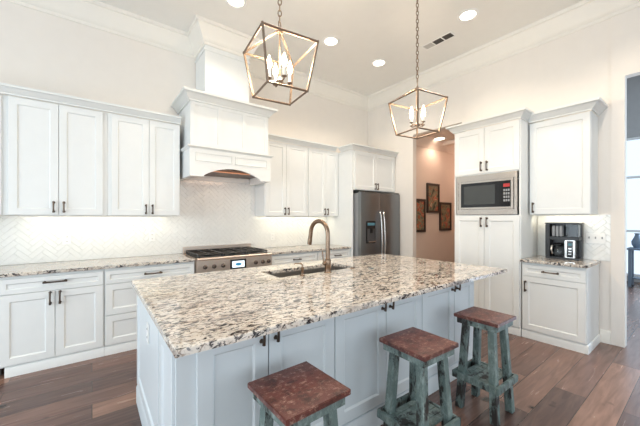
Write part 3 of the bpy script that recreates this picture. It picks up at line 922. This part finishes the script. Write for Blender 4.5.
# ------------------------------------------------------------------ stools
def make_stool():
    t = thing('bar_stool', '', 'stool', (0, 0, 0), 0, 'distressed wooden bar stools at the island')
    SZ = .70
    simple_box('seat', 'seat_red', t, -.160, .160, -.160, .160, SZ - .0245, SZ, bev=.003)
    bm = B()
    for s in (-1, 1):
        box(bm, -.143, .143, s * .133 - .010, s * .133 + .010, SZ - .068, SZ - .025, .002)
        box(bm, s * .133 - .0098, s * .133 + .0098, -.1225, .1225, SZ - .0675, SZ - .0252, .002)
    obj('apron', bm, 'leg_green', t)
    top, bot = .094, .128
    for sx in (-1, 1):
        for sy in (-1, 1):
            bm = B(); w = .0255
            # tapered square leg, rotated to lie parallel to the seat
            a = [bm.verts.new((sx * bot + dx * w, sy * bot + dy * w, 0)) for dx, dy in ((-1, -1), (1, -1), (1, 1), (-1, 1))]
            b_ = [bm.verts.new((sx * (top - .002) + dx * w * .9, sy * (top - .002) + dy * w * .9, SZ - .0255)) for dx, dy in ((-1, -1), (1, -1), (1, 1), (-1, 1))]
            bm.faces.new(list(reversed(a))); bm.faces.new(b_)
            for k in range(4): bm.faces.new((a[k], a[(k + 1) % 4], b_[(k + 1) % 4], b_[k]))
            bmesh.ops.bevel(bm, geom=bm.edges[:], offset=.003, segments=1, affect='EDGES')
            obj('leg', bm, 'leg_green', t)
    bm = B(); z = .222
    for s in (-1, 1):
        box(bm, -.170, .170, s * .158 - .011, s * .158 + .011, z, z + .050, .003)
        box(bm, s * .158 - .0108, s * .158 + .0108, -.1475, .1475, z, z + .0498, .003)
    obj('foot_rail', bm, 'leg_green', t)
    bm = B()
    for k in range(5):
        y0 = -.104 + k * .0425; box(bm, -.146, .146, y0, y0 + .0415, z + .028, z + .046, .002)
    obj('shelf', bm, 'leg_green', t)
    return t


st = make_stool()
ST = [((.705, 1.083), 1.5, 'worn stool with brightest red-brown seat, nearest the camera'),
      ((1.528, 1.059), -2, 'distressed stool with reddish seat and green legs, middle one of three'),
      ((2.329, 1.041), -.8, 'distressed stool with darkest brown seat, standing farthest down the island near the pantry')]
for i, ((x, y), a, lab) in enumerate(ST):
    o = st if i == 0 else copy_tree(st)
    o.location = (x, y, 0); o.rotation_euler = (0, 0, math.radians(a)); o['label'] = lab
    if i == 2: o.scale = (.94, .98, 1)

# ------------------------------------------------------------------ lantern pendants
def make_lantern():
    t = thing('lantern_pendant', '', 'pendant light', (0, 0, 0), 0, 'open-cage lantern pendants above the island')
    st_, sb_, h, ha, w = .281, .206, .332, .452, .0125
    bm = B(); T, Bt = [], []
    for k in range(4):
        a = PI / 2 * k; T.append((st_ * math.cos(a), st_ * math.sin(a), h)); Bt.append((sb_ * math.cos(a), sb_ * math.sin(a), 0))
    for k in range(4):
        bar(bm, T[k], T[(k + 1) % 4], w); bar(bm, Bt[k], Bt[(k + 1) % 4], w); bar(bm, T[k], Bt[k], w)
        bar(bm, T[k], (T[k][0] * .05, T[k][1] * .05, ha), w)
    for p in T + Bt: box(bm, p[0] - w * .55, p[0] + w * .55, p[1] - w * .55, p[1] + w * .55, p[2] - w * .55, p[2] + w * .55)
    obj('cage', bm, 'lantern_metal', t, 20)
    bm = B(); lathe(bm, [(.022, -.02), (.022, .004), (.012, .012), (.010, .02)], 16, 0, 0, 'Z', ha); 
    ring = [(.020 * math.cos(2 * PI * k / 14), 0, ha + .040 + .024 * math.sin(2 * PI * k / 14)) for k in range(15)]
    tube(bm, ring, .0045, 8); obj('loop', bm, 'lantern_metal', t)
    bm = B(); tube(bm, [(0, 0, ha - .02), (0, 0, .10)], .006, 10); lathe(bm, [(.008, .0), (.024, .012), (.026, .03), (.014, .045), (.008, .06)], 16, 0, 0, 'Z', .062); obj('stem', bm, 'lantern_metal', t)
    for k in range(4):
        a = PI / 4 + PI / 2 * k; c_, s_ = math.cos(a), math.sin(a); r = .080
        bm = B()
        tube(bm, [(c_ * .02, s_ * .02, .085), (c_ * .05, s_ * .05, .078), (c_ * .074, s_ * .074, .080), (c_ * r, s_ * r, .090)], .005, 8)
        lathe(bm, [(.006, 0), (.018, .006), (.019, .010), (.012, .012)], 14, c_ * r, s_ * r, 'Z', .088)
        arm = obj('candle_arm', bm, 'lantern_metal', t)
        bm = B(); lathe(bm, [(.0105, 0), (.0105, .058), (.006, .060)], 14, c_ * r, s_ * r, 'Z', .1002); obj('candle_sleeve', bm, 'candle_sleeve', arm)
        bm = B(); lathe(bm, [(.007, 0), (.014, .010), (.020, .030), (.018, .050), (.009, .076), (.002, .095)], 14, c_ * r, s_ * r, 'Z', .1605); obj('bulb', bm, 'bulb_glow', arm)
    # chain up to the ceiling
    Zb = 2.29; L_ = CH - Zb
    bm = B(); z = ha + .062; k = 0; lh = .030; pit = .040
    while z < L_ - .05:
        ca, sa = math.cos(PI / 2 * k + .4), math.sin(PI / 2 * k + .4); loop = []
        for q in range(13):
            a = 2 * PI * q / 12; u, v = .012 * math.cos(a), lh * .8 * math.sin(a)
            loop.append((u * ca, u * sa, z + pit / 2 + v))
        tube(bm, loop, .0042, 6, caps=False); z += pit; k += 1
    obj('chain', bm, 'lantern_metal', t)
    bm = B(); lathe(bm, [(.008, -.045), (.03, -.035), (.062, -.012), (.065, -.002)], 24, 0, 0, 'Z', L_); obj('ceiling_canopy', bm, 'lantern_metal', t)
    return t


def point_light(loc, power, color, radius=.03, name='bulb_light'):
    d = bpy.data.lights.new(name, 'POINT'); d.energy = power; d.color = color; d.shadow_soft_size = radius
    o = bpy.data.objects.new(name, d); COL.objects.link(o); o.location = loc
    return o


ln = make_lantern()
for i, ((x, y, zz), a, lab) in enumerate((((1.063, 1.874, 2.30), 218.3, 'bronze cage lantern pendant hanging left, over the near end of the island'),
                                         ((2.619, 1.823, 2.275), 215.7, 'bronze cage lantern pendant hanging farther right, beside the ceiling vent'))):
    o = ln if i == 0 else copy_tree(ln)
    o.location = (x, y, zz); o.rotation_euler = (0, 0, math.radians(a)); o['label'] = lab
    for k in range(4):
        b2 = math.radians(a) + PI / 4 + PI / 2 * k
        point_light((x + .080 * math.cos(b2), y + .080 * math.sin(b2), zz + .275), 6.0, (1.0, .80, .56), .02)

# ------------------------------------------------------------------ ceiling cans and vent
def spot(loc, power, color, angle=125, blend=.6):
    d = bpy.data.lights.new('can_spot', 'SPOT'); d.energy = power; d.color = color; d.spot_size = math.radians(angle); d.spot_blend = blend; d.shadow_soft_size = .06
    o = bpy.data.objects.new('can_spot', d); COL.objects.link(o); o.location = loc
    return o


def make_can(glow):
    t = thing('recessed_light', '', 'ceiling light', (0, 0, 0), 0, 'recessed ceiling lights')
    bm = B(); lathe(bm, [(.088, -.001), (.125, -.001), (.125, -.006), (.105, -.012), (.088, -.008)], 28, closed=True); obj('trim_ring', bm, 'white_plastic', t)
    bm = B(); lathe(bm, [(.086, -.001), (.086, -.005), (.01, -.006)], 24); obj('lamp', bm, glow, t)
    return t


cn = make_can('can_glow')
CANS = [((2.69, 3.29), 'recessed light in kitchen ceiling between the two lantern pendants'),
        ((3.68, 3.28), 'recessed light nearest the back right ceiling corner'),
        ((3.69, 1.845), 'recessed light at top of picture right of the ceiling vent'),
        ((1.32, 3.34), 'recessed light above the hood chimney at the top picture edge')]
for i, ((x, y), lab) in enumerate(CANS):
    o = cn if i == 0 else copy_tree(cn)
    o.location = (x, y, CH); o['label'] = lab
    spot((x, y, CH - .03), 42, WARM)
for x, y in ((1.32, 1.845), (2.69, .4), (3.69, .4)):     # unseen cans on the same grid; the last added to light the right floor
    spot((x, y, CH - .03), 42, WARM)
t = copy_tree(cn); t.location = (5.34, 3.22, HZ); t['label'] = 'recessed light in the low hall ceiling'; t['group'] = 'hall ceiling light'
spot((5.34, 3.16, HZ - .03), 14, (1.0, .72, .56), 150)
point_light((6.6, 2.85, 2.5), 9, (1.0, .70, .55), .1, 'hall_lamp')

t = thing('ceiling_vent', 'white rectangular air vent with two dark grilles in the ceiling', 'vent', (3.895, 2.37, CH), -PI / 2)
t.scale = (1.15, 1.2, 1)
bm = B()
box(bm, -.20, .20, -.065, -.048, -.010, -.001, .002); box(bm, -.20, .20, .048, .065, -.010, -.001, .002)
for x0, x1 in ((-.20, -.183), (-.068, -.055), (.058, .071), (.183, .20)): box(bm, x0, x1, -.048, .048, -.0098, -.001, .002)
obj('frame', bm, 'vent_paint', t)
for i, (x0, x1) in enumerate(((-.183, -.068), (-.055, .058), (.071, .183))):
    bm = B(); box(bm, x0, x1, -.048, .048, -.003, -.001); g = obj('grille', bm, 'vent_mid' if i == 0 else 'vent_dark', t)
    bm = B()
    for k in range(7):
        y = -.044 + k * .0135; box(bm, x0 + .002, x1 - .002, y, y + .003, -.008, -.0032)
    obj('louvre', bm, 'vent_mid' if i == 0 else 'vent_dark', g)

# under-cabinet strips (the real lamps that light the backsplash)
def strip(x, y, z, L_, power, rot=0):     # tilted towards the backsplash
    o = area_light('under_cabinet_lamp', (x, y, z), (math.radians(52), 0, rot), L_, .03, power, (1.0, .88, .66)); return o


def strip_thing(label, loc, L_, rotz=0):
    t = thing('under_cabinet_light', label, 'light strip', loc, rotz)
    simple_box('housing', 'white_plastic', t, -L_ / 2, L_ / 2, -.018, .018, -.012, -.001, bev=.002)
    return t


strip_thing('slim light strip under the wall cabinets left of the hood', (.12, 4.22, UZ0), 1.4); strip(.12, 4.22, UZ0 - .030, 1.4, 1.6)
strip_thing('slim light strip under the wall cabinets between hood and fridge', (2.8, 4.22, UZ0), 1.3); strip(2.8, 4.22, UZ0 - .030, 1.3, 1.9)
strip_thing('slim light strip under the cabinet above the coffee maker', (4.45, 1.11, 1.46), .5, -PI / 2); strip(4.45, 1.11, 1.43, .5, .8, -PI / 2)
area_light('hood_lamp', (1.46, 3.86, 2.0), (math.radians(55), 0, 0), .6, .06, 1.1, (1.0, .62, .40))

# ------------------------------------------------------------------ hall pictures and far-room furniture
def picture(label, x0, x1, z0, z1, i):
    t = thing('framed_picture', label, 'picture', ((x0 + x1) / 2, 3.40, z0), 0, 'dark framed pictures in the hall')
    w, h = (x1 - x0) / 2, z1 - z0
    bm = B(); f = .045
    box(bm, -w, w, -.03, -.001, 0, f, .004); box(bm, -w, w, -.03, -.001, h - f, h, .004)
    box(bm, -w, -w + f, -.0298, -.001, f, h - f, .004); box(bm, w - f, w, -.0298, -.001, f, h - f, .004)
    obj('frame', bm, 'frame_wood', t)
    simple_box('canvas', 'painting_%d' % i, t, -w + f, w - f, -.014, -.001, f, h - f)


picture('dark framed floral picture lowest and nearest the hall opening edge', 4.78, 5.12, 1.15, 1.78, 0)
picture('dark framed floral picture hung highest, centre of the hall trio', 5.17, 5.60, 1.52, 2.10, 1)
picture('dark framed floral picture right of the hall trio beside the pantry', 5.615, 6.05, 1.16, 1.74, 2)

t = thing('console_table', 'blue-grey console table in the bright room beyond the right opening', 'table', (9.0, .95, 0), 0)
simple_box('tabletop', 'blue_grey', t, -.2, .2, -.75, .16, .76, .80, bev=.004)
for x in (-.18, .14):
    for y in (-.73, .10): simple_box('leg', 'blue_grey', t, x, x + .045, y, y + .045, 0, .759, bev=.003)
simple_box('lower_shelf', 'blue_grey', t, -.13, .13, -.68, .09, .16, .185, bev=.003)
t = thing('vase', 'dark blue vase standing on the console table', 'vase', (9.0, .98, .801))
bm = B(); lathe(bm, [(.05, 0), (.085, .06), (.09, .13), (.05, .22), (.035, .27), (.05, .30), (.04, .30), (.028, .27), (.03, .2)], 20); obj('body', bm, 'blue_grey', t)
